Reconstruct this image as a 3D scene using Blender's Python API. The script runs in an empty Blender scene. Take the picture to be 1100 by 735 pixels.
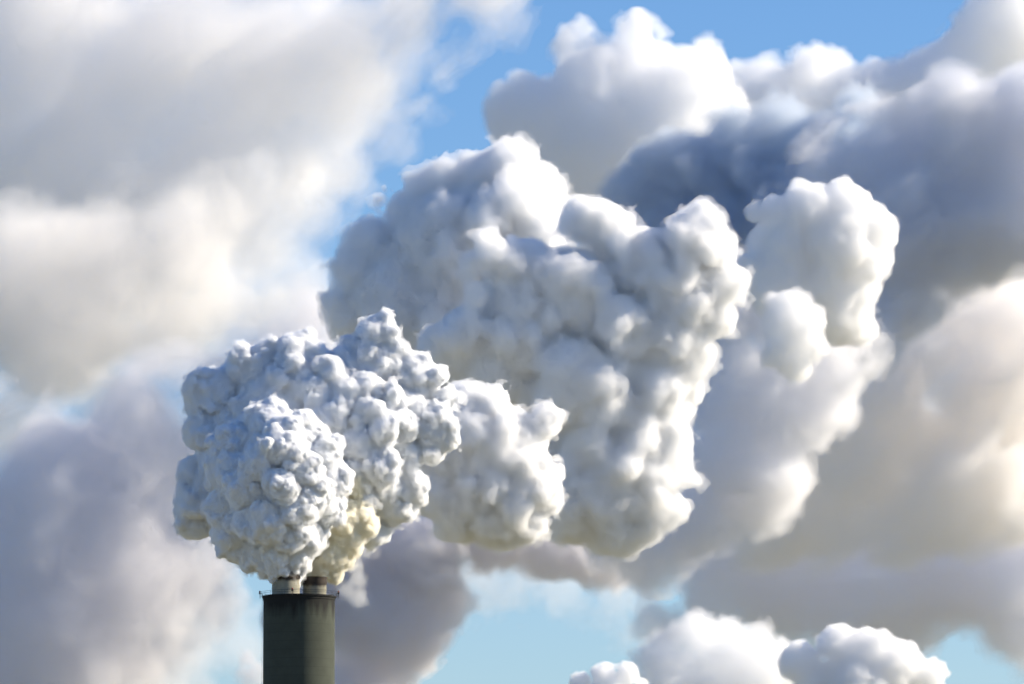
import bpy, math, time
import numpy as np
from mathutils import Vector, Matrix

# ------------------------------------------------------------------ camera, sky, sun, exposure
sc = bpy.context.scene
T0 = time.time()
W0, H0 = 1100.0, 735.0            # pixel frame of the photograph, used to place things along sight lines
FPX = 6930.0                      # focal length in those pixels
PITCH = math.radians(6.9)
cam_d = bpy.data.cameras.new("camera")
cam_d.sensor_width = 36.0
cam_d.lens = 36.0 * FPX / W0
cam_d.clip_start = 1.0
cam_d.clip_end = 60000.0
cam = bpy.data.objects.new("camera", cam_d)
sc.collection.objects.link(cam)
cam.location = (0.0, 0.0, 1.7)
cam.rotation_euler = (math.pi / 2 + PITCH, 0.0, 0.0)
sc.camera = cam
EYE = np.array([0.0, 0.0, 1.7])
RIGHT = np.array([1.0, 0.0, 0.0])
FWD = np.array([0.0, math.cos(PITCH), math.sin(PITCH)])
UP = np.array([0.0, -math.sin(PITCH), math.cos(PITCH)])

SUN_EL, SUN_AZ = math.radians(31), math.radians(9)    # azimuth: degrees behind the picture plane, to the right
sdir = Vector((math.cos(SUN_EL) * math.cos(SUN_AZ), math.cos(SUN_EL) * math.sin(SUN_AZ), math.sin(SUN_EL)))
sun_d = bpy.data.lights.new("sun", "SUN")
sun_d.energy = 5.0
sun_d.angle = math.radians(0.55)
sun_d.color = (1.0, 0.89, 0.72)
sun = bpy.data.objects.new("sun", sun_d)
sc.collection.objects.link(sun)
sun.rotation_euler = sdir.to_track_quat('Z', 'Y').to_euler()

world = bpy.data.worlds.new("World")
sc.world = world
world.use_nodes = True
wn = world.node_tree
bg = wn.nodes["Background"]
sky = wn.nodes.new("ShaderNodeTexSky")
sky.sky_type = 'NISHITA'
sky.sun_disc = False
sky.sun_elevation = SUN_EL
sky.sun_rotation = math.atan2(sdir.x, sdir.y)
sky.air_density = 1.0
sky.dust_density = 0.3
sky.ozone_density = 1.6
hs = wn.nodes.new("ShaderNodeHueSaturation")
hs.inputs["Saturation"].default_value = 1.3
wn.links.new(sky.outputs[0], hs.inputs["Color"]); 
tint = wn.nodes.new("ShaderNodeMix"); tint.data_type = 'RGBA'; tint.blend_type = 'MULTIPLY'; tint.inputs[0].default_value = 1.0
tint.inputs[7].default_value = (0.84, 0.93, 1.17, 1.0)
wn.links.new(hs.outputs[0], tint.inputs[6]); wn.links.new(tint.outputs[2], bg.inputs[0])
bg.inputs[1].default_value = 0.07

sc.view_settings.view_transform = 'Standard'
sc.view_settings.look = 'None'
sc.view_settings.exposure = 0.82
sc.view_settings.gamma = 1.0
sc.cycles.use_denoising = True
sc.cycles.max_bounces = 32
sc.cycles.volume_bounces = 24
sc.cycles.diffuse_bounces = 4
sc.cycles.transparent_max_bounces = 32
sc.cycles.use_adaptive_sampling = True
sc.cycles.adaptive_threshold = 0.08
sc.cycles.time_limit = 800        # a guard for slow machines

# ------------------------------------------------------------------ numeric helpers
def at(px, py, depth):
    """point on the sight line through photo pixel (px, py), depth metres along the view axis"""
    return EYE + depth * (FWD + RIGHT * (px - W0 / 2) / FPX + UP * (H0 / 2 - py) / FPX)

TB = 64
TABLE = np.random.default_rng(77).random((6, TB ** 3)).astype(np.float32)

def vnoise(p, seed):
    """smooth value noise in -1..1 at points p (n x 3)"""
    p = np.asarray(p, np.float32)
    f = np.floor(p); i = f.astype(np.int32); t = p - f
    t = t * t * t * (t * (t * 6 - 15) + 10)
    T = TABLE[seed % 6]; o = (seed * 7919) % 262144
    X = [((i[:, 0] + a + o) & 63) << 12 for a in (0, 1)]; Y = [((i[:, 1] + a + (o >> 3)) & 63) << 6 for a in (0, 1)]; Z = [(i[:, 2] + a + (o >> 6)) & 63 for a in (0, 1)]
    u, v, w = t[:, 0], t[:, 1], t[:, 2]
    g = lambda a, b, c: T[X[a] + Y[b] + Z[c]]
    c00 = g(0, 0, 0) * (1 - u) + g(1, 0, 0) * u; c10 = g(0, 1, 0) * (1 - u) + g(1, 1, 0) * u
    c01 = g(0, 0, 1) * (1 - u) + g(1, 0, 1) * u; c11 = g(0, 1, 1) * (1 - u) + g(1, 1, 1) * u
    return ((c00 * (1 - v) + c10 * v) * (1 - w) + (c01 * (1 - v) + c11 * v) * w) * 2 - 1

def fbm(p, seed, octv=4):
    s, a, tot = 0.0, 1.0, 0.0
    for o in range(octv):
        s = s + a * vnoise(p * 2.03 ** o + 7.3 * o, seed + o); tot += a; a *= 0.5
    return s / tot

def worley(p, seed):
    p = np.asarray(p, np.float32)
    f = np.floor(p); i = f.astype(np.int32); t = p - f
    k0 = seed % 4; o = (seed * 7919) % 262144
    T = TABLE[k0:k0 + 3]
    X = [((i[:, 0] + a + o) & 63) << 12 for a in (-1, 0, 1)]; Y = [((i[:, 1] + a + (o >> 3)) & 63) << 6 for a in (-1, 0, 1)]; Z = [(i[:, 2] + a + (o >> 6)) & 63 for a in (-1, 0, 1)]
    best = np.full(len(p), 9.0, np.float32)
    for a in (-1, 0, 1):
        for b in (-1, 0, 1):
            for c in (-1, 0, 1):
                m = X[a + 1] + Y[b + 1] + Z[c + 1]
                d = (a + T[0][m] - t[:, 0]) ** 2 + (b + T[1][m] - t[:, 1]) ** 2 + (c + T[2][m] - t[:, 2]) ** 2
                np.minimum(best, d, out=best)
    return np.sqrt(best)

def puffs(p, seed):
    """rounded bumps with sharp creases between them, 0..1"""
    return np.sqrt(np.clip(1.0 - worley(p, seed) ** 2 / 0.95, 0, 1))

def grow(lobes, levels, seed, minr=1.5, push=0.86, patchy=0):
    """bud smaller spheres on the surface of the traced lobes, generation after generation"""
    rng = np.random.default_rng(seed)
    allS = np.array(lobes, float)
    cur = allS.copy()
    for (n, lo, hi) in levels:
        out = []
        for s in cur:
            m = max(3, int(n))
            d = rng.normal(size=(m, 3)); d /= np.linalg.norm(d, axis=1)[:, None]
            r = s[3] * lo * (hi / lo) ** (rng.random(m) ** 1.4)
            c = s[:3] + d * (s[3] * push * rng.uniform(0.9, 1.06, m))[:, None]
            out.append(np.column_stack([c, r]))
        new = np.concatenate(out)
        new = new[new[:, 3] > minr]
        if patchy:                      # buds come in clusters, with smoother skin between them
            pr = 0.55 + 0.9 * vnoise(new[:, :3] / patchy, 3 + seed % 3)
            new = new[rng.random(len(new)) < pr]
        keep = np.ones(len(new), bool)
        for s in allS:
            d2 = ((new[:, :3] - s[:3]) ** 2).sum(1)
            keep &= ~(d2 < (max(s[3] - 0.75 * 1.0, 0) * 0.80) ** 2) | (new[:, 3] > s[3])
        new = new[keep]
        if not len(new):
            break
        allS = np.concatenate([allS, new]); cur = new
    return allS

def field(spheres, h, k, pad=9.0, band=8.0):
    lo = (spheres[:, :3] - spheres[:, 3:4]).min(0) - pad
    hi = (spheres[:, :3] + spheres[:, 3:4]).max(0) + pad
    n = np.ceil((hi - lo) / h).astype(int) + 1
    F = np.full(n, 60.0, np.float32)
    ax = [lo[a] + h * np.arange(n[a]) for a in range(3)]
    b = max(3 * h + k, band)
    for s in spheres[np.argsort(-spheres[:, 3])]:
        a0 = np.maximum(((s[:3] - s[3] - b - lo) / h).astype(int), 0)
        a1 = np.minimum(((s[:3] + s[3] + b - lo) / h).astype(int) + 2, n)
        X = (ax[0][a0[0]:a1[0]] - s[0])[:, None, None]; Y = (ax[1][a0[1]:a1[1]] - s[1])[None, :, None]; Z = (ax[2][a0[2]:a1[2]] - s[2])[None, None, :]
        d = (np.sqrt(X * X + Y * Y + Z * Z) - s[3]).astype(np.float32)
        sub = F[a0[0]:a1[0], a0[1]:a1[1], a0[2]:a1[2]]
        kk = min(k, s[3] * 0.3)
        hh = np.clip(kk - np.abs(sub - d), 0, None) / kk
        np.copyto(sub, np.minimum(sub, d) - hh * hh * kk * 0.25)
    return F, lo

def surface_nets(F, lo, h):
    ins = F < 0
    c = np.zeros(tuple(np.array(F.shape) - 1), np.int8)
    sx = lambda a: slice(a, a - 1 if a else -1) if a == 0 else slice(1, None)
    for a in (0, 1):
        for b in (0, 1):
            for d in (0, 1):
                c += ins[sx(a), sx(b), sx(d)]
    act = np.argwhere((c > 0) & (c < 8))
    idx = np.full(c.shape, -1, np.int32)
    idx[act[:, 0], act[:, 1], act[:, 2]] = np.arange(len(act))
    co = np.zeros((len(act), 3)); cnt = np.zeros(len(act))
    corners = [(a, b, d) for a in (0, 1) for b in (0, 1) for d in (0, 1)]
    val = {k: F[act[:, 0] + k[0], act[:, 1] + k[1], act[:, 2] + k[2]] for k in corners}
    for k in corners:
        for ax_ in range(3):
            if k[ax_] == 0:
                k2 = list(k); k2[ax_] = 1; k2 = tuple(k2)
                v0, v1 = val[k], val[k2]
                m = (v0 < 0) != (v1 < 0)
                t = np.where(m, v0 / np.where(m, v0 - v1, 1), 0)
                p = np.tile(np.array(k, float), (len(act), 1)); p[:, ax_] = t
                co[m] += p[m]; cnt[m] += 1
    co = (co / cnt[:, None] + act) * h + lo
    quads = []
    for ax_ in range(3):
        s0 = [slice(None)] * 3; s1 = [slice(None)] * 3
        s0[ax_] = slice(None, -1); s1[ax_] = slice(1, None)
        i0, i1 = ins[tuple(s0)], ins[tuple(s1)]
        e = np.argwhere(i0 != i1)
        u, v = (ax_ + 1) % 3, (ax_ + 2) % 3
        e = e[(e[:, u] > 0) & (e[:, v] > 0) & (e[:, u] < F.shape[u] - 1) & (e[:, v] < F.shape[v] - 1)]
        inside_first = i0[e[:, 0], e[:, 1], e[:, 2]]
        q = []
        for du, dv in ((-1, -1), (0, -1), (0, 0), (-1, 0)):
            g = e.copy(); g[:, u] += du; g[:, v] += dv
            q.append(idx[g[:, 0], g[:, 1], g[:, 2]])
        q = np.stack(q, 1)
        q[~inside_first] = q[~inside_first][:, ::-1]
        quads.append(q)
    return co, np.concatenate(quads)

def vnormals(co, q):
    n = np.cross(co[q[:, 2]] - co[q[:, 0]], co[q[:, 3]] - co[q[:, 1]])
    out = np.zeros_like(co)
    for a in range(4):
        for b in range(3):
            out[:, b] += np.bincount(q[:, a], n[:, b], len(co))
    return out / (np.linalg.norm(out, axis=1)[:, None] + 1e-12)

def smooth(co, q, it):
    for _ in range(it):
        acc = np.zeros_like(co); cnt = np.zeros(len(co))
        for a in range(4):
            for o in (1, 3):
                j = q[:, (a + o) % 4]
                for b in range(3):
                    acc[:, b] += np.bincount(q[:, a], co[j, b], len(co))
                cnt += np.bincount(q[:, a], minlength=len(co))
        co = co * 0.4 + 0.6 * acc / np.maximum(cnt, 1)[:, None]
    return co

def subdivide(co, q):
    e = np.concatenate([q[:, [0, 1]], q[:, [1, 2]], q[:, [2, 3]], q[:, [3, 0]]])
    es = np.sort(e, 1).astype(np.int64)
    key = es[:, 0] * len(co) + es[:, 1]
    uq, inv = np.unique(key, return_inverse=True)
    mid = (co[uq // len(co)] + co[uq % len(co)]) / 2
    fc = co[q].mean(1)
    n, m, f = len(co), len(uq), len(q)
    em = inv.reshape(4, f) + n
    fi = np.arange(f) + n + m
    nq = np.concatenate([np.stack([q[:, a], em[a], fi, em[(a - 1) % 4]], 1) for a in range(4)])
    return np.concatenate([co, mid, fc]), nq

def raw_mesh(name, co, q, smooth_=True):
    me = bpy.data.meshes.new(name)
    me.vertices.add(len(co)); me.vertices.foreach_set("co", np.ascontiguousarray(co, np.float32).ravel())
    me.loops.add(q.size); me.loops.foreach_set("vertex_index", np.ascontiguousarray(q, np.int32).ravel())
    me.polygons.add(len(q)); me.polygons.foreach_set("loop_start", np.arange(0, q.size, q.shape[1], dtype=np.int32))
    me.update(calc_edges=True)
    if smooth_:
        me.polygons.foreach_set("use_smooth", np.ones(len(q), bool))
    me.validate()
    return me

def cloud_mesh(name, lobes, depth, vap, levels=((14, .3, .5),), h=2.0, k=4.0, seed=1, disp=(), minr=1.5, smooth_it=1, push=0.86, width=3.0, patchy=30, fray=(1.5, 9, 3.0, 0.12)):
    """lobes: (px, py, radius, away) in photo pixels at the distance `depth`; the whole is a closed body of real size there"""
    L = [(x, -y, z, r) for (x, y, r, z) in lobes]
    S = grow([(a, c, b, r) for (a, b, c, r) in L], levels, seed, minr, push, patchy)   # axes: x right, y away, z up
    F, lo = field(S, h, k, 4 + 0.8 * sum(d[2] for d in disp), 3 + 0.95 * sum(d[2] for d in disp))
    F = roughen(F, lo, h, disp)
    cx, cy = float(np.median([l[0] for l in lobes])), float(np.median([l[1] for l in lobes]))
    s = depth / FPX
    root = None
    for off, part in ((0.0, 0.18), (0.45 * width, 0.32), (width, 0.5)):
        co, q = surface_nets(F + off, lo, h)
        q = q[:, ::-1] if signed_volume(co, q) < 0 else q
        co = smooth(co, q, smooth_it)
        nm = name if root is None else "dense_core"
        me = raw_mesh(nm, (co - np.array([cx, 0, -cy])) * s, q)
        me.materials.append(vapour_mat(nm + "_vapour", vap[0], part * vap[1] / s, vap[2], 0.01 if root is None else 0.0))
        o = bpy.data.objects.new(nm, me); sc.collection.objects.link(o)
        if root is None:
            root = o; o.location = at(cx, cy, depth); o.rotation_euler = (PITCH, 0, 0)
        else:
            o.parent = root
    # frayed vapour round the body: patches of thin mist that stand a little way off the skin
    fo, fs, fa, ft = fray
    idx = np.nonzero(np.abs(F.ravel() - fo) < 2.2 * fa + 2 * h)[0]
    P = (np.stack(np.unravel_index(idx, F.shape), 1) * h + lo).astype(np.float32)
    G = (F - fo).ravel().copy()
    G[idx] += (fa * 1.9 * (0.25 - fbm(P / fs, seed + 2, 4) * 1.5)).astype(np.float32)
    G = G.reshape(F.shape)
    G[0] = G[-1] = 5; G[:, 0] = G[:, -1] = 5; G[:, :, 0] = G[:, :, -1] = 5
    co, q = surface_nets(G, lo, h)
    q = q[:, ::-1] if signed_volume(co, q) < 0 else q
    me = raw_mesh("frayed_edge", (co - np.array([cx, 0, -cy])) * s, q)
    me.materials.append(vapour_mat("frayed_vapour", vap[0], ft / s, vap[2], 0.0))
    o = bpy.data.objects.new("frayed_edge", me); sc.collection.objects.link(o); o.parent = root
    o = root
    print("%.1f" % (time.time() - T0), name, len(S), "spheres", len(co), "verts")
    return o

def roughen(F, lo, h, disp):
    """push the body's surface in and out with layers of rounded bumps, in the grid so that folds never cross"""
    amp = sum(d[2] for d in disp) * 0.9
    n = F.shape
    for (kind, size, a, sd) in disp:
        idx = np.nonzero(np.abs(F.ravel()) < amp + 1.5 * h)[0]
        P = (np.stack(np.unravel_index(idx, n), 1) * h + lo).astype(np.float32)
        p = P / size
        if kind == 'puff':
            w = np.stack([vnoise(p * 0.7 + 31.7 * b, sd + 50 + b) for b in range(3)], 1) * 0.4
            v = puffs(p + w, sd) * 1.5 - 0.9
            v *= np.clip(0.65 + 0.75 * vnoise(p * 0.35 + 5, sd + 91), 0.15, 1.2)
        else:
            v = fbm(p, sd, 3) * 1.4
        f = F.ravel(); f[idx] -= (v * a).astype(np.float32)
        F = f.reshape(n)
    return F

def signed_volume(co, q):
    a, b, c, d = co[q[:, 0]], co[q[:, 1]], co[q[:, 2]], co[q[:, 3]]
    return (np.einsum('ij,ij->i', a, np.cross(b, c)) + np.einsum('ij,ij->i', a, np.cross(c, d))).sum()

def tag(o, label, cat, group=None, kind=None):
    o["label"] = label
    if cat: o["category"] = cat
    if group: o["group"] = group
    if kind: o["kind"] = kind
    return o

# ------------------------------------------------------------------ materials
def vapour_mat(name, col, density, aniso=0.2, film=0.02):
    """even cloud vapour inside a closed body; its skin is nearly clear"""
    m = bpy.data.materials.new(name); m.use_nodes = True
    nt = m.node_tree; nt.nodes.remove(nt.nodes["Principled BSDF"])
    out = nt.nodes["Material Output"]
    v = nt.nodes.new("ShaderNodeVolumePrincipled")
    v.inputs["Color"].default_value = (*col, 1)
    v.inputs["Density"].default_value = density
    v.inputs["Anisotropy"].default_value = aniso
    nt.links.new(v.outputs[0], out.inputs["Volume"])
    if film <= 0:
        return m
    t = nt.nodes.new("ShaderNodeBsdfTransparent"); d = nt.nodes.new("ShaderNodeBsdfDiffuse")
    d.inputs["Color"].default_value = (*col, 1)
    mx = nt.nodes.new("ShaderNodeMixShader"); mx.inputs[0].default_value = film
    nt.links.new(t.outputs[0], mx.inputs[1]); nt.links.new(d.outputs[0], mx.inputs[2])
    nt.links.new(mx.outputs[0], out.inputs["Surface"])
    return m

def nodes_of(m):
    nt = m.node_tree
    return nt, (lambda t: nt.nodes.new(t)), (lambda a, b: nt.links.new(a, b))

def concrete(name, base, stain, top_z, span, rough=0.9, scale=0.25):
    """weathered wall: casting rings, blotches, drip streaks of soot that start at top_z (object space) and thin out over span metres"""
    m = bpy.data.materials.new(name); m.use_nodes = True
    nt, N, K = nodes_of(m); b = nt.nodes["Principled BSDF"]
    b.inputs["Roughness"].default_value = rough
    b.inputs["Specular IOR Level"].default_value = 0.2
    tc = N("ShaderNodeTexCoord")
    n1 = N("ShaderNodeTexNoise"); n1.inputs["Scale"].default_value = scale; n1.inputs["Detail"].default_value = 6
    K(tc.outputs["Object"], n1.inputs["Vector"])
    mp = N("ShaderNodeMapping"); mp.inputs["Scale"].default_value = (0.5, 0.5, 0.05)
    K(tc.outputs["Object"], mp.inputs["Vector"])
    n2 = N("ShaderNodeTexNoise"); n2.inputs["Scale"].default_value = 1.0; n2.inputs["Detail"].default_value = 5
    K(mp.outputs[0], n2.inputs["Vector"])
    sp = N("ShaderNodeSeparateXYZ"); K(tc.outputs["Object"], sp.inputs[0])
    mr = N("ShaderNodeMapRange"); mr.inputs["From Min"].default_value = top_z - span; mr.inputs["From Max"].default_value = top_z
    K(sp.outputs["Z"], mr.inputs["Value"])
    ad = N("ShaderNodeMath"); ad.operation = 'MULTIPLY_ADD'; K(n2.outputs["Fac"], ad.inputs[0]); ad.inputs[1].default_value = 1.3; ad.inputs[2].default_value = -0.95
    a2 = N("ShaderNodeMath"); a2.operation = 'ADD'; K(ad.outputs[0], a2.inputs[0]); K(mr.outputs[0], a2.inputs[1])
    st = N("ShaderNodeMapRange"); st.inputs["From Min"].default_value = 0.0; st.inputs["From Max"].default_value = 0.45; K(a2.outputs[0], st.inputs["Value"])
    wv = N("ShaderNodeMath"); wv.operation = 'FRACT'
    dv = N("ShaderNodeMath"); dv.operation = 'DIVIDE'; dv.inputs[1].default_value = 2.4; K(sp.outputs["Z"], dv.inputs[0]); K(dv.outputs[0], wv.inputs[0])
    lt = N("ShaderNodeMath"); lt.operation = 'LESS_THAN'; lt.inputs[1].default_value = 0.1; K(wv.outputs[0], lt.inputs[0])
    mA = N("ShaderNodeMix"); mA.data_type = 'RGBA'
    mA.inputs[6].default_value = (*base, 1); mA.inputs[7].default_value = (*[c * 0.55 for c in base], 1)
    K(n1.outputs["Fac"], mA.inputs[0])
    mB = N("ShaderNodeMix"); mB.data_type = 'RGBA'; mB.inputs[7].default_value = (*[c * 0.6 for c in base], 1)
    ml = N("ShaderNodeMath"); ml.operation = 'MULTIPLY'; ml.inputs[1].default_value = 0.45; K(lt.outputs[0], ml.inputs[0])
    K(ml.outputs[0], mB.inputs[0]); K(mA.outputs[2], mB.inputs[6])
    mC = N("ShaderNodeMix"); mC.data_type = 'RGBA'; mC.inputs[7].default_value = (*stain, 1)
    K(st.outputs[0], mC.inputs[0]); K(mB.outputs[2], mC.inputs[6])
    K(mC.outputs[2], b.inputs["Base Color"])
    bp = N("ShaderNodeBump"); bp.inputs["Strength"].default_value = 0.4; bp.inputs["Distance"].default_value = 0.15
    K(n1.outputs["Fac"], bp.inputs["Height"]); K(bp.outputs[0], b.inputs["Normal"])
    return m

def plain(name, col, rough=0.7, metal=0.0, var=0.35, scale=1.5):
    m = bpy.data.materials.new(name); m.use_nodes = True
    nt, N, K = nodes_of(m); b = nt.nodes["Principled BSDF"]
    b.inputs["Roughness"].default_value = rough; b.inputs["Metallic"].default_value = metal
    tc = N("ShaderNodeTexCoord"); n1 = N("ShaderNodeTexNoise"); n1.inputs["Scale"].default_value = scale; n1.inputs["Detail"].default_value = 8
    K(tc.outputs["Object"], n1.inputs["Vector"])
    mA = N("ShaderNodeMix"); mA.data_type = 'RGBA'
    mA.inputs[6].default_value = (*[min(1, c * (1 + var)) for c in col], 1); mA.inputs[7].default_value = (*[c * (1 - var) for c in col], 1)
    K(n1.outputs["Fac"], mA.inputs[0]); K(mA.outputs[2], b.inputs["Base Color"])
    return m

# ------------------------------------------------------------------ ground
def build_ground():
    R = 40000.0
    rings = [0, 200, 600, 1500, 4000, 12000, R]; seg = 64
    co = [(0, 0, 0)]; q = []
    for r in rings[1:]:
        for a in range(seg):
            co.append((r * math.cos(2 * math.pi * a / seg), r * math.sin(2 * math.pi * a / seg), 0))
    fs = [(0, 1 + a, 1 + (a + 1) % seg) for a in range(seg)]
    for k in range(len(rings) - 2):
        for a in range(seg):
            i, j = 1 + k * seg + a, 1 + k * seg + (a + 1) % seg
            fs.append((i, i + seg, j + seg, j))
    me = bpy.data.meshes.new("ground"); me.from_pydata(co, [], fs); me.update()
    o = bpy.data.objects.new("ground", me); sc.collection.objects.link(o)
    me.materials.append(plain("dry_field", (0.16, 0.15, 0.09), 1.0, 0, 0.4, 0.01))
    o["kind"] = "structure"
build_ground()

# ------------------------------------------------------------------ chimney
S0 = 1800.0 / FPX                                   # metres per photo pixel at the chimney
def revolve(name, prof, mat, parent=None, loc=(0, 0, 0), seg=96, sm=True, close=False):
    co, fs = [], []
    n = len(prof)
    for a in range(seg):
        t = 2 * math.pi * a / seg
        for (r, z) in prof:
            co.append((r * math.cos(t), r * math.sin(t), z))
    for a in range(seg):
        b = (a + 1) % seg
        for i in range(n - 1 if not close else n):
            j = (i + 1) % n
            fs.append((a * n + i, b * n + i, b * n + j, a * n + j))
    me = bpy.data.meshes.new(name); me.from_pydata(co, [], fs); me.update()
    me.polygons.foreach_set("use_smooth", [sm] * len(fs))
    if sm:
        try: me.set_sharp_from_angle(angle=math.radians(40))
        except Exception: pass
    me.materials.append(mat)
    o = bpy.data.objects.new(name, me); sc.collection.objects.link(o)
    o.location = loc
    if parent: o.parent = parent
    return o

class MB:
    def __init__(s): s.v, s.f = [], []
    def box(s, c, d, rz=0.0):
        b = len(s.v); cs, sn = math.cos(rz), math.sin(rz)
        for x in (-.5, .5):
            for y in (-.5, .5):
                for z in (-.5, .5):
                    X, Y = x * d[0], y * d[1]
                    s.v.append((c[0] + X * cs - Y * sn, c[1] + X * sn + Y * cs, c[2] + z * d[2]))
        for q in ((0, 1, 3, 2), (4, 6, 7, 5), (0, 4, 5, 1), (2, 3, 7, 6), (0, 2, 6, 4), (1, 5, 7, 3)):
            s.f.append(tuple(b + i for i in q))
    def tube(s, pts, r, n=6, closed=False):
        pts = [Vector(p) for p in pts]; b = len(s.v); m = len(pts)
        for i, p in enumerate(pts):
            d = (pts[(i + 1) % m] - pts[i - 1]) if closed else (pts[min(i + 1, m - 1)] - pts[max(i - 1, 0)])
            d.normalize(); u = d.orthogonal() if abs(d.z) > .9 else d.cross(Vector((0, 0, 1)))
            u.normalize(); w = d.cross(u)
            for k in range(n):
                a = 2 * math.pi * k / n
                s.v.append(tuple(p + (u * math.cos(a) + w * math.sin(a)) * r))
        for i in range(m if closed else m - 1):
            j = (i + 1) % m
            for k in range(n):
                l = (k + 1) % n
                s.f.append((b + i * n + k, b + j * n + k, b + j * n + l, b + i * n + l))
        if not closed:
            s.f.append(tuple(b + k for k in range(n))[::-1]); s.f.append(tuple(b + (m - 1) * n + k for k in range(n)))
    def build(s, name, mat, parent=None, loc=(0, 0, 0)):
        me = bpy.data.meshes.new(name); me.from_pydata(s.v, [], s.f); me.update(); me.materials.append(mat)
        o = bpy.data.objects.new(name, me); sc.collection.objects.link(o); o.location = loc
        if parent: o.parent = parent
        return o

def build_chimney():
    top = at(321.3, 642.0, 1800.0)
    zt = float(top[2])
    root = bpy.data.objects.new("power_station_chimney", None); sc.collection.objects.link(root)
    root.location = (top[0], top[1], 0.0)
    tag(root, "tall round concrete chimney with soot streaked top and two short flues", "chimney")
    R = 38.4 * S0
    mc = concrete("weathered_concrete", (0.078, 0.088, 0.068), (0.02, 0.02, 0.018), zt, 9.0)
    prof = [(R * 1.16, 0.0)] + [(R * (1.0 + 0.16 * (1 - z / (zt - 40)) ** 1.5 if z < zt - 40 else 1.0), z) for z in np.linspace(8, zt - 0.9, 24)]
    prof += [(R * 1.012, zt - 0.88), (R * 1.012, zt), (R * 0.9, zt + 0.002)]
    revolve("shaft", [(r, z) for r, z in prof], mc, root)
    md = concrete("stained_deck", (0.10, 0.10, 0.09), (0.02, 0.02, 0.02), zt, 3)
    revolve("platform", [(0.01, zt + 0.30), (R * 1.035, zt + 0.30), (R * 1.035, zt - 0.15), (R * 1.016, zt - 0.20), (R * 1.016, zt + 0.05), (0.01, zt + 0.05)], md, root)
    rust = plain("rusty_steel", (0.035, 0.025, 0.018), 0.8, 0.3, 0.6, 0.8)
    dark = plain("dark_painted_steel", (0.018, 0.018, 0.018), 0.6, 0.4)
    # two flues
    for (px, ptop, rpx, dy, lab, wall) in ((307.4, 615.5, 14.9, -2.6, "left", (0.36, 0.34, 0.26)), (337.8, 619.5, 12.6, 2.6, "right", (0.28, 0.265, 0.20))):
        x = (px - 321.3) * S0; r = rpx * S0
        zz = zt + (642.0 - ptop) * S0 + (0.0)
        mf = concrete("flue_cladding", wall, (0.06, 0.045, 0.03), zt + 2.0 + (zz - zt) * 0.3, 1.0, 0.6, 0.6)
        mf = concrete("flue_cladding", wall, (0.05, 0.04, 0.03), zz - 1.8, 1.5, 0.6, 0.6)
        fl = revolve("flue", [(r * 1.03, zt + 0.303), (r * 1.03, zt + 0.7), (r, zt + 0.72), (r, zt + 2.2), (r * 1.02, zt + 2.22), (r * 1.02, zt + 2.4), (r, zt + 2.42), (r, zz - 0.3), (r * 1.03, zz - 0.28), (r * 1.03, zz), (r * 0.90, zz), (r * 0.90, zt + 1.0), (0.01, zt + 0.9)], mf, root, (x, dy, 0), 64)
        bd = revolve("rim_band", [(r * 1.045, zz - 2.0), (r * 1.045, zz - 0.45), (r * 1.06, zz - 0.4), (r * 1.06, zz + 0.05), (r * 1.034, zz + 0.06), (r * 1.034, zz - 2.0)], rust, fl, (0, 0, 0), 64, close=True)
    # guard rail
    rl = MB(); rr = R * 1.10
    for zr in (0.75, 1.35):
        rl.tube([(rr * math.cos(2 * math.pi * k / 72), rr * math.sin(2 * math.pi * k / 72), zt + 0.3 + zr * .8) for k in range(72)], 0.035, 5, True)
    for k in range(28):
        a = 2 * math.pi * (k + .5) / 28
        rl.tube([(rr * .93 * math.cos(a), rr * .93 * math.sin(a), zt + 0.1), (rr * math.cos(a), rr * math.sin(a), zt + 0.3), (rr * math.cos(a), rr * math.sin(a), zt + 1.4)], 0.04, 5)
    rl.build("guard_rail", dark, root)
    # four obstruction beacons out on the rail
    for a in (0.0, 180, 262, 95):
        t = math.radians(a); c = (rr * 1.0 * math.cos(t), rr * 1.0 * math.sin(t))
        bm = MB()
        bm.box((0, 0, 0.15), (0.55, 0.55, 0.30)); bm.tube([(0, 0, .3), (0, 0, .42)], .16, 10)
        bm.tube([(-.1 * math.cos(t), -.1 * math.sin(t), -1.3), (0, 0, 0.0)], 0.07, 6)
        b = bm.build("beacon", dark, root, (c[0], c[1], zt + 1.0))
        g = revolve("beacon_lens", [(0.01, .92), (.14, .86), (.22, .72), (.24, .46), (.20, .425), (.01, .42)], plain("red_beacon_glass", (0.18, 0.02, 0.01), .25), b, (0, 0, 0), 20)
    # low inspection hatch box on the face
    hb = MB(); a = math.radians(-111)
    hb.box((R * 1.01 * math.cos(a), R * 1.01 * math.sin(a), zt - 35.8), (0.7, 1.3, 2.2), a)
    hb.build("inspection_hatch", rust, root)
    # ladder up the back-left face
    ld = MB(); a = math.radians(-178)
    for o_ in (-.3, .3):
        c = (R * 1.03 * math.cos(a) - o_ * math.sin(a), R * 1.03 * math.sin(a) + o_ * math.cos(a))
        ld.tube([(c[0] * 1.0, c[1], zt - 40), (c[0], c[1], zt + 1.2)], .04, 5)
    for k in range(130):
        z = zt - 40 + k * .31
        p = R * 1.03
        ld.tube([(p * math.cos(a) + .3 * math.sin(a), p * math.sin(a) - .3 * math.cos(a), z), (p * math.cos(a) - .3 * math.sin(a), p * math.sin(a) + .3 * math.cos(a), z)], .025, 4)
    ld.build("ladder", dark, root)
    return zt
ZT = build_chimney()

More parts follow.
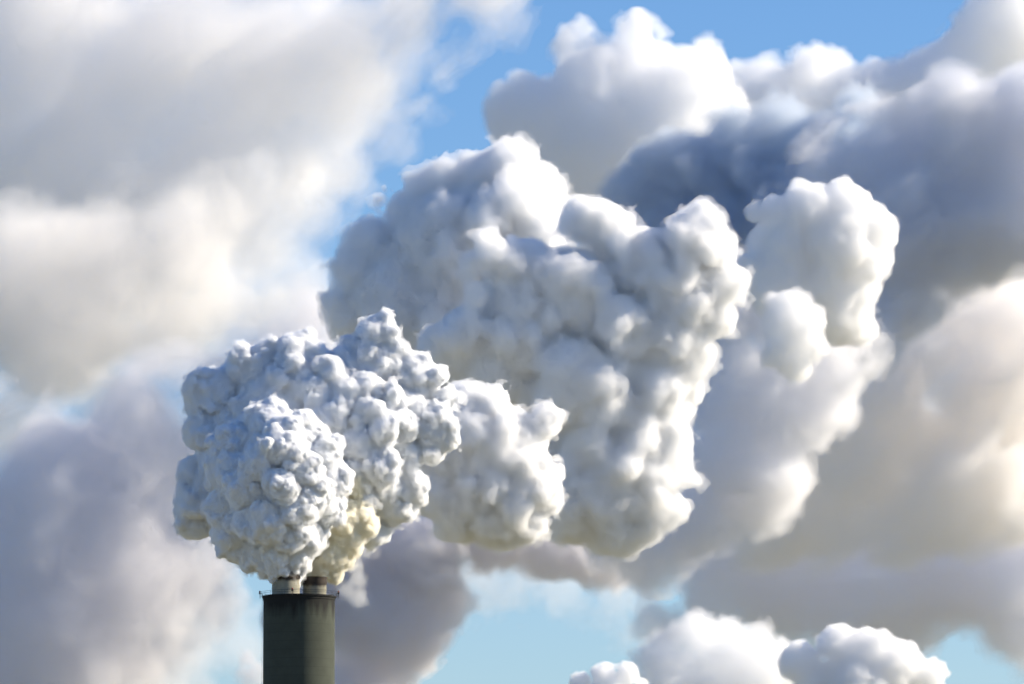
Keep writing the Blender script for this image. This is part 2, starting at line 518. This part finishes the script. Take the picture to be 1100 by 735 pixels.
# ------------------------------------------------------------------ steam
WHITE = (0.984, 0.989, 0.995)  # slight bluish absorption, put into the colour to deepen shade in the creases
A = [(307.4,613,18,0),(306,604,20,0),(300,592,28,-2),(302,566,38,0),(290,540,46,4),(270,520,40,8),(250,482,24,5),(243,510,22,5),(243,545,22,3),(250,572,22,3),(256,592,13,3),
     (290,462,26,0),(296,443,11,0),(325,467,20,-3),(345,492,22,0),(352,518,22,0),(347,545,20,0),(300,500,46,0),(300,540,42,0),(332,578,18,0),(313,594,18,-8),(280,596,16,-5),
     (300,480,20,-44),(325,505,20,-40),(305,520,16,-56),(335,530,18,-34),(318,545,18,-46),(280,500,18,-40),(262,525,18,-34),(290,560,22,-40),(315,575,18,-30),(270,560,18,-28),(320,490,12,-50),(312,532,9,-60)]
B = [(207,508,17,0),(200,545,13,0),(212,562,17,0),(225,535,28,0),(222,462,24,0),(232,425,26,0),(247,408,15,0),(275,398,25,0),(290,380,13,0),(317,386,25,0),(340,402,25,0),
     (405,360,20,0),(383,376,14,0),(375,398,22,0),(412,388,25,0),(440,400,20,0),(466,407,14,0),(477,428,14,0),(463,462,28,-5),(478,470,16,-10),(430,440,30,0),(400,450,44,0),(425,490,30,-8),(440,520,20,-15),
     (425,545,18,-15),(402,572,14,-10),(370,540,30,-10),(375,500,35,-10),(350,440,46,10),(300,440,54,10),(262,465,46,10),(250,510,46,10),(300,520,60,10),
     (330,415,18,-30),(355,400,14,-30),(345,430,16,-40),(372,425,18,-38),(395,415,14,-35),(360,450,22,-42),(395,445,20,-42),(385,475,22,-44),(410,465,18,-46),(405,500,22,-44),(380,510,20,-46),(420,425,14,-30),(432,455,14,-34),(390,535,18,-40),(300,405,14,-28),(415,525,14,-34)]
Y = [(337.5,615,14,0),(342,607,17,0),(351,594,23,0),(362,568,24,2),(372,545,20,5),(378,520,20,8),(360,600,16,3),(360,618,9,3),(378,583,13,5),(345,600,12,-10),(368,560,14,-16),(372,600,9,4)]
C = [(480,485,36,15),(470,525,32,15),(492,562,26,12),(450,500,30,20),(500,428,20,0),(525,440,22,0),(490,440,18,0),(550,462,22,0),(585,448,10,0),(596,448,9,0),(588,453,12,0),(578,462,14,0),(560,480,28,5),(530,490,42,5),(500,500,35,5),(560,520,36,5),(588,540,16,0),(570,562,22,0),
     (530,560,26,0),(500,540,30,0),(545,575,15,0),(592,510,14,0),(540,460,18,-30),(560,500,18,-34),(530,520,20,-40),(575,520,16,-30),(555,545,20,-30),(510,470,20,-32),(505,520,18,-32),(582,495,12,-24)]
F_ = [(545,184,34,30),(578,208,26,30),(596,232,18,30),(510,188,24,30),(482,202,24,30),(455,208,20,30),(440,232,29,30),(407,215,9,30),(400,260,29,30),(385,292,29,30),(365,322,20,30),(380,345,28,30),(430,320,60,30),(480,270,68,30),
      (540,250,60,30),(570,280,50,20),(430,375,30,30),(480,340,50,20),(450,370,40,20),(550,215,30,-20),(580,245,24,-15),(520,235,26,-30)]
Dd = [(620,420,50,20),(650,450,40,15),(640,480,45,15),(700,480,40,10),(727,507,20,0),(738,515,12,0),(700,540,34,0),(660,560,36,0),(722,545,18,0),(620,540,45,10),(650,520,55,10),(690,560,25,0),(645,580,16,0),
      (600,570,16,0),(680,450,50,20),(746,258,34,10),(770,270,26,10),(779,300,25,10),(764,340,24,10),(742,382,25,10),(728,420,18,10),(735,440,12,10),(710,400,40,20),(700,350,50,25),(690,290,40,20),(655,248,28,15),(630,240,24,15),(690,268,24,15),
      (720,310,45,20),(600,390,45,25),(560,360,55,25),(530,400,40,25),(620,320,55,25),(650,400,50,25),(560,300,40,15),(575,420,30,20),(510,370,40,20),(480,380,30,25),
      (622,297,24,-40),(640,310,18,-38),(665,348,30,-40),(680,362,18,-44),(600,300,22,-36),(527,272,22,-42),(545,283,16,-46),(505,282,14,-38),(515,318,14,-50),(492,362,22,-34),(505,345,14,-48),(520,352,12,-52),(545,365,17,-56),(535,352,12,-52),
      (592,345,17,-50),(576,370,9,-56),(560,330,26,-30),(610,395,34,-50),(635,412,34,-50),(650,440,28,-46),(600,425,26,-50),(590,385,16,-58),(625,380,16,-60),(660,415,14,-60),(735,300,20,-30),(742,330,22,-30),(725,370,22,-28),(710,420,24,-28),(690,470,26,-36),(670,500,28,-40),(700,515,24,-34),
      (650,545,26,-40),(680,545,20,-38),(730,255,18,-26),(665,262,16,-20),(640,480,26,-40),(615,500,20,-30),(700,280,16,-30),(690,300,10,-36)]
L3 = ((26,.2,.5),(12,.25,.5))
A += [(288,603,15,0),(270,600,13,0),(315,604,14,-3),(322,600,13,0),(297,604,15,0)]
def fract(size, ratio=0.27, n=4):
    return tuple(('puff', size * 0.5 ** i, size * 0.5 ** i * ratio, 5 + 3 * i) for i in range(n))
o = cloud_mesh("steam_plume", A, 1800, (WHITE, 2.4, 0.0), levels=((30,.2,.5),(18,.25,.5),(12,.3,.5)), h=0.6, k=1.2, seed=3, minr=1.8, width=1.0, smooth_it=0, patchy=0, disp=fract(11, .3, 3))
tag(o, "tight cauliflower ball of bluish white steam rising from the left flue", "steam plume")
Y += [(385,560,18,0),(365,580,20,0)]
o = cloud_mesh("steam_plume", Y, 1812, ((.998, .984, .925), 1.6, 0.0), levels=((26,.2,.5),(16,.25,.5),(10,.3,.5)), h=0.7, k=1.5, seed=13, minr=2, width=1.6, smooth_it=0, patchy=0, disp=fract(11, .28, 3))
tag(o, "cream tinted steam curling up from the right flue", "steam plume")
o = cloud_mesh("steam_plume", B, 1825, (WHITE, 1.5, 0.0), levels=((26,.2,.5),(16,.25,.5),(10,.3,.5)), h=0.8, k=1.8, seed=4, minr=2.2, width=2.0, smooth_it=0, patchy=0, disp=(('fbm',30,4,2),)+fract(14, .32, 3))
tag(o, "broad lumpy white steam mass behind the tight ball above the chimney", "steam plume")
Dd += [(590,480,40,40),(578,525,34,40)]
L2 = ((14,.22,.5),(8,.25,.5),(5,.3,.5))
BD = (('fbm',45,6,2),('puff',24,3.2,8),('puff',11,2.6,6),('fbm',14,3.6,4),('puff',5,1.4,9))
Dd = [(x, y, r, z * 0.6) for (x, y, r, z) in Dd]
C = [(x, y, r, z * 0.6) for (x, y, r, z) in C]
W0_ = (0.996, 0.997, 0.998)
F_ += [(450,420,35,30),(485,430,40,30),(510,405,40,30)]
o = cloud_mesh("steam_billow", C, 1880, (W0_, .5, 0.0), levels=L2, h=1.15, k=8, seed=5, minr=2.6, width=5, disp=BD, patchy=40, fray=(2.5, 14, 4.5, 0.045))
tag(o, "white steam billow in the middle with one small knob on its upper side", "steam billow", "billows of the drifting steam")
o = cloud_mesh("steam_billow", F_, 1990, (W0_, .26, 0.0), levels=L2, h=1.5, k=12, seed=6, minr=3.5, width=9, disp=BD, patchy=60, fray=(3.0, 18, 6.0, 0.03))
tag(o, "tall rounded billow with a grey shaded side, highest of the dense steam", "steam billow", "billows of the drifting steam")
o = cloud_mesh("steam_billow", Dd, 1950, (W0_, .34, 0.0), levels=L2, h=1.4, k=12, seed=7, minr=3, width=7, disp=BD, patchy=60, fray=(3.0, 18, 6.0, 0.03))
tag(o, "largest white steam billow with many overlapping heads and a bright ragged side", "steam billow", "billows of the drifting steam")

# ------------------------------------------------------------------ clouds behind
SHELLS = (0.07, 0.3, 0.65)
SHELL_W = (0.2, 0.32, 0.48)
CG = "clouds across the sky behind the steam"

def cloud(lobes, depth, col, tau, label, seed, h=3.0, width=17.0, warp=((70, 26), (22, 9), (8, 3.5)), stretch=(1, 1, 1), rot=0.0, aniso=0.0, billow=0.5, kids=((12,.3,.55),), core=0.45, k=14, name="cloud"):
    """lobes: (px, py, radius, away) in photo pixels at `depth`; vapour thins out over `width` px with torn edges"""
    rng = np.random.default_rng(seed)
    cx, cy = float(np.median([l[0] for l in lobes])), float(np.median([l[1] for l in lobes]))
    L = [(x - cx, z * 1.0, cy - y, r) for (x, y, r, z) in lobes]
    S = grow(L, kids, seed, 6, 0.8)
    F, lo = field(S, h, k, max(w[1] for w in warp) * 0.8, 14)
    n = F.shape
    near = F.ravel() < max(w[1] for w in warp) * 1.2
    idx = np.nonzero(near)[0]
    P = np.stack(np.unravel_index(idx, n), 1) * h + lo
    c, sn = math.cos(rot), math.sin(rot)
    Q = np.stack([(P[:, 0] * c + P[:, 2] * sn) / stretch[0], P[:, 1] / stretch[1], (-P[:, 0] * sn + P[:, 2] * c) / stretch[2]], 1)
    v = -F.ravel()[idx]
    Q = Q + np.stack([vnoise(Q / 45 + 9 * a, seed + 70 + a) for a in range(3)], 1) * 10
    for k, (size, amp) in enumerate(warp):
        if k >= 1 and billow > 0:
            v = v + amp * (billow * (puffs(Q / size, seed + 5 * k) * 1.6 - 1) + (1 - billow) * fbm(Q / size, seed + 30 + k, 3) * 1.6)
        else:
            v = v + amp * fbm(Q / size, seed + 3 * k, 3) * 1.7
    t = np.clip(v / width, 0, 1)
    D = np.zeros(F.size, np.float32); D[idx] = t * t * (3 - 2 * t)
    D = D.reshape(n)
    D[0] = D[-1] = 0; D[:, 0] = D[:, -1] = 0; D[:, :, 0] = D[:, :, -1] = 0
    s = depth / FPX
    root = None
    for iso, part in zip(SHELLS, SHELL_W):
        co, q = surface_nets(iso - D, lo, h)
        q = q[:, ::-1] if signed_volume(co, q) < 0 else q
        co = smooth(co, q, 1)
        nm = name if root is None else "dense_core"
        me = raw_mesh(nm, co * s, q)
        me.materials.append(vapour_mat(nm + "_vapour", col, part * tau / s, aniso, 0.008 if root is None else 0.0))
        o = bpy.data.objects.new(nm, me); sc.collection.objects.link(o)
        if root is None:
            root = o
            o.location = at(cx, cy, depth); o.rotation_euler = (PITCH, 0, 0)
        else:
            o.parent = root
    o = root
    tag(o, label, "cloud", CG)
    print("%.1f" % (time.time() - T0), "cloud", seed, n, D.size)
    return o

W1 = (1, 1, 1)
cloud([(870,225,30,0),(910,228,30,0),(942,243,22,0),(833,228,14,0),(812,228,10,0),(900,260,42,0),(932,285,24,0),(850,270,40,10),(918,315,26,0),(840,305,40,10),(880,310,40,10),(905,335,34,15)], 2300, W1, .14,
      "round white cumulus head beside the largest billow", 21, h=1.7, width=7, warp=((50,4),(28,7),(14,5),(7,2.6)), billow=.95, k=6, kids=((18,.25,.55),))
cloud([(848,332,24,-20),(832,345,14,-20),(866,345,18,-20),(845,360,24,-20),(872,372,16,-20),(835,378,18,-20),(855,390,18,-14)], 2270, W1, .12,
      "small bright cloud head below the round cumulus head", 36, h=1.8, width=9, warp=((50,4),(18,7),(9,5),(5,2.5)), billow=.9, kids=((16,.3,.5),))
cloud([(895,395,36,0),(925,375,24,0),(850,415,44,0),(800,400,40,0),(820,450,50,0),(780,450,42,0),(880,440,42,0),(770,500,50,0),(820,520,50,0),(750,560,46,0),(700,590,44,0),(660,560,50,30),(785,340,30,0),(800,300,30,0),(850,340,44,20),(900,360,40,20),(880,320,40,20),(835,300,40,20)], 2345, (.955,.955,.965), .055,  # the column's shade is put into its colour as a grey albedo
      "soft grey cloud column hanging under the small bright head", 22, h=2.4, width=24, warp=((50,12),(28,15),(14,13),(7,8)), billow=.8)
cloud([(570,130,50,0),(640,85,52,0),(690,75,46,0),(740,85,46,0),(640,160,70,0),(700,140,70,0),(765,115,34,0),(600,190,50,0)], 3400, W1, .06,
      "white fluffy cloud above the tall billow against blue sky", 23, h=2.5, width=13, warp=((70, 12), (34, 11), (17, 9), (8, 6)), billow=.6)
cloud([(830,115,50,0),(890,100,50,0),(950,110,55,0),(1010,105,60,0),(1050,55,48,0),(1090,25,50,0),(780,160,45,0),(860,160,60,0),(940,160,50,0)], 3600, W1, .055,
      "bright white ridge of cloud under the blue corner of the sky", 24, h=2.5, width=13, warp=((70, 12), (34, 11), (17, 9), (8, 6)), billow=.6)
cloud([(690,210,44,0),(740,195,50,0),(790,180,55,0),(850,165,55,0),(910,160,55,0),(720,260,60,0),(800,270,90,0),(740,330,70,0),(880,240,80,0),(760,400,60,0)], 3300, (.79,.845,.905), .08,  # shadowed cloud: its blue shade is painted into the vapour colour
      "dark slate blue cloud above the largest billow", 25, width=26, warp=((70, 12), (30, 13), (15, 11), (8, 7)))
cloud([(905,200,50,0),(950,190,60,0),(1040,160,70,0),(1120,140,70,0),(960,260,80,0),(1040,240,80,0),(1130,240,60,0),(970,320,50,0),(890,340,80,0)], 3100, (.91,.92,.945), .05,  # lilac grey of the unlit cloud is put into its scattering colour
      "grey lilac cloud under the bright ridge", 26, h=3.5, width=24, warp=((80, 22), (40, 20), (20, 16), (10, 9)), stretch=(1.8,1,1), rot=math.radians(38))
cloud([(1110,360,60,-50),(1040,410,55,-60),(960,460,70,0),(1090,450,80,0),(1010,520,55,-50),(900,490,60,-40),(880,550,60,0),(950,540,50,-20),(1090,520,50,-40),(940,430,40,-50),(960,400,70,0),(1010,350,60,0),(1060,320,50,0),(880,470,70,0),(830,540,60,0)], 3300, (1,.989,.976), .04,
      "cream sunlit cloud right of the grey column", 27, h=3.5, width=24, warp=((80, 24), (40, 22), (20, 17), (10, 10)), stretch=(1.8,1,1), rot=math.radians(42))
cloud([(690,612,46,0),(760,620,55,-30),(790,570,50,-50),(850,620,60,-30),(860,600,80,0),(920,630,50,-50),(950,600,80,0),(1040,600,90,0),(1120,590,80,0),(760,560,70,0),(850,550,80,0),(1100,660,60,0),(980,650,50,0),(700,660,30,0)], 3600, (.97,.972,.988), .04,  # bluish shade of the bank is carried by its vapour colour
      "flat grey cloud bank above the small bright low clouds", 28, h=3.5, width=22, warp=((80, 22), (40, 20), (20, 16), (10, 9)), stretch=(1.8,1,1), rot=math.radians(38))
cloud([(715,715,34,0),(755,688,32,0),(790,715,46,0),(835,725,40,0),(740,745,50,0),(800,750,50,0)], 3000, W1, .05,
      "wispy cream cloud between the two crisp low puffs", 29, h=2, width=14, warp=((50, 10), (24, 12), (12, 9), (6, 5)))
cloud([(860,712,22,0),(900,692,22,0),(930,700,28,0),(965,715,30,0),(1000,725,18,0),(920,740,44,0),(875,735,24,0)], 2500, W1, .16,
      "crisp bright puff cloud, larger of the two low ones", 30, h=1.6, width=6, warp=((30,4),(12,5),(6,2.5)), billow=.9, kids=((18,.3,.5),))
cloud([(625,734,12,0),(650,726,14,0),(675,723,14,0),(690,737,10,0),(655,748,24,0)], 2500, W1, .2,
      "small crisp puff cloud, smaller of the two low ones", 31, h=1.3, width=5, warp=((30,3),(10,4),(5,2)), billow=.9, kids=((14,.3,.5),))
cloud([(400,610,60,0),(460,590,60,0),(510,570,50,0),(420,690,60,0),(370,750,60,0),(470,640,35,0),(530,580,48,0),(590,585,44,0),(645,588,40,0),(350,660,50,0)], 2700, (.90,.89,.90), .06,  # lack of light imitated by a lowered grey vapour colour
      "dim grey cloud below the billows beside the chimney", 32, width=18, warp=((70, 16), (30, 13), (15, 11), (8, 7)))
cloud([(300,250,50,0),(330,300,50,0),(350,240,36,0),(380,190,36,0),(420,150,34,0),(300,330,40,0),(460,110,30,0),(290,200,40,0)], 4000, W1, .010,
      "thin veil of mist across the blue gap beside the tall billow", 41, h=3.5, width=22, warp=((70, 16), (34, 16), (17, 13), (9, 8)), stretch=(1.6,1,1), rot=math.radians(45), billow=.2)
cloud([(380,605,14,0),(384,622,11,0),(372,632,10,0),(392,590,12,0),(388,640,8,0)], 1850, W1, .035,
      "thin wisp of steam drifting down beside the right flue", 42, h=1.5, width=10, warp=((30, 6), (14, 7), (7, 4)), billow=.3)
cloud([(266,706,14,0),(275,715,14,0),(262,720,12,0),(270,726,16,0)], 2600, (.90,.89,.91), .05,  # its dimness is shade put into the vapour colour
      "small dim grey smudge of cloud just beside the chimney shaft", 44, h=1.8, width=14, warp=((30, 8), (14, 8), (7, 5)), billow=.3)
cloud([(220,690,44,0),(200,725,44,0),(240,650,40,0),(255,700,36,0),(215,650,36,0)], 4100, W1, .009,
      "thin pale haze in the low gap between grey cloud and chimney shaft", 45, h=3.2, width=22, warp=((70, 12), (30, 12), (15, 9), (8, 6)), billow=.2)
cloud([(470,640,38,0),(520,625,42,0),(560,620,38,0),(600,618,42,0),(660,640,38,0),(700,680,32,0)], 4200, W1, .008,
      "thin torn haze fringing the blue gap below the billows", 43, h=3.5, width=24, warp=((70, 14), (34, 16), (17, 13), (9, 8)), billow=.2)
cloud([(60,40,130,0),(160,50,120,0),(260,70,110,0),(350,50,90,0),(440,30,70,0),(515,0,55,0),(80,200,140,0),(200,190,120,0),(290,170,85,0),(350,120,65,0),(400,90,55,0),(-30,120,120,0),(330,235,36,0),(60,330,120,0),(180,300,90,0)], 4300, (.98,.975,.972), .016,
      "pale grey veil of cloud streaming up across the upper sky", 33, h=5, width=48, warp=((90,30),(38,22),(17,15),(9,8)), stretch=(1.8,1,1), rot=math.radians(40), billow=.3)
cloud([(0,300,90,0),(100,290,75,0),(200,270,60,0),(240,330,55,0),(180,360,70,0),(60,370,90,0),(0,450,70,0),(240,225,36,0),(120,430,60,0),(290,330,40,0)], 3700, (.985,.97,.95), .016,
      "cream sunlit cloud beside the steam, below the pale veil", 34, h=4, width=48, warp=((90,24),(38,20),(17,13),(9,7)), billow=.3)
cloud([(60,530,110,0),(150,490,95,0),(240,450,70,0),(310,400,60,0),(40,620,120,0),(140,610,105,0),(80,710,120,0),(175,580,75,0),(0,740,110,0),(340,355,36,0),(300,480,60,0),(170,690,60,0)], 3200, (.935,.925,.935), .024,  # dull shade painted in through a greyer vapour colour
      "wide dull grey cloud behind the steam, lowest and broadest", 35, h=4.5, width=44, warp=((90,28),(38,20),(17,12),(9,6)), billow=.3)
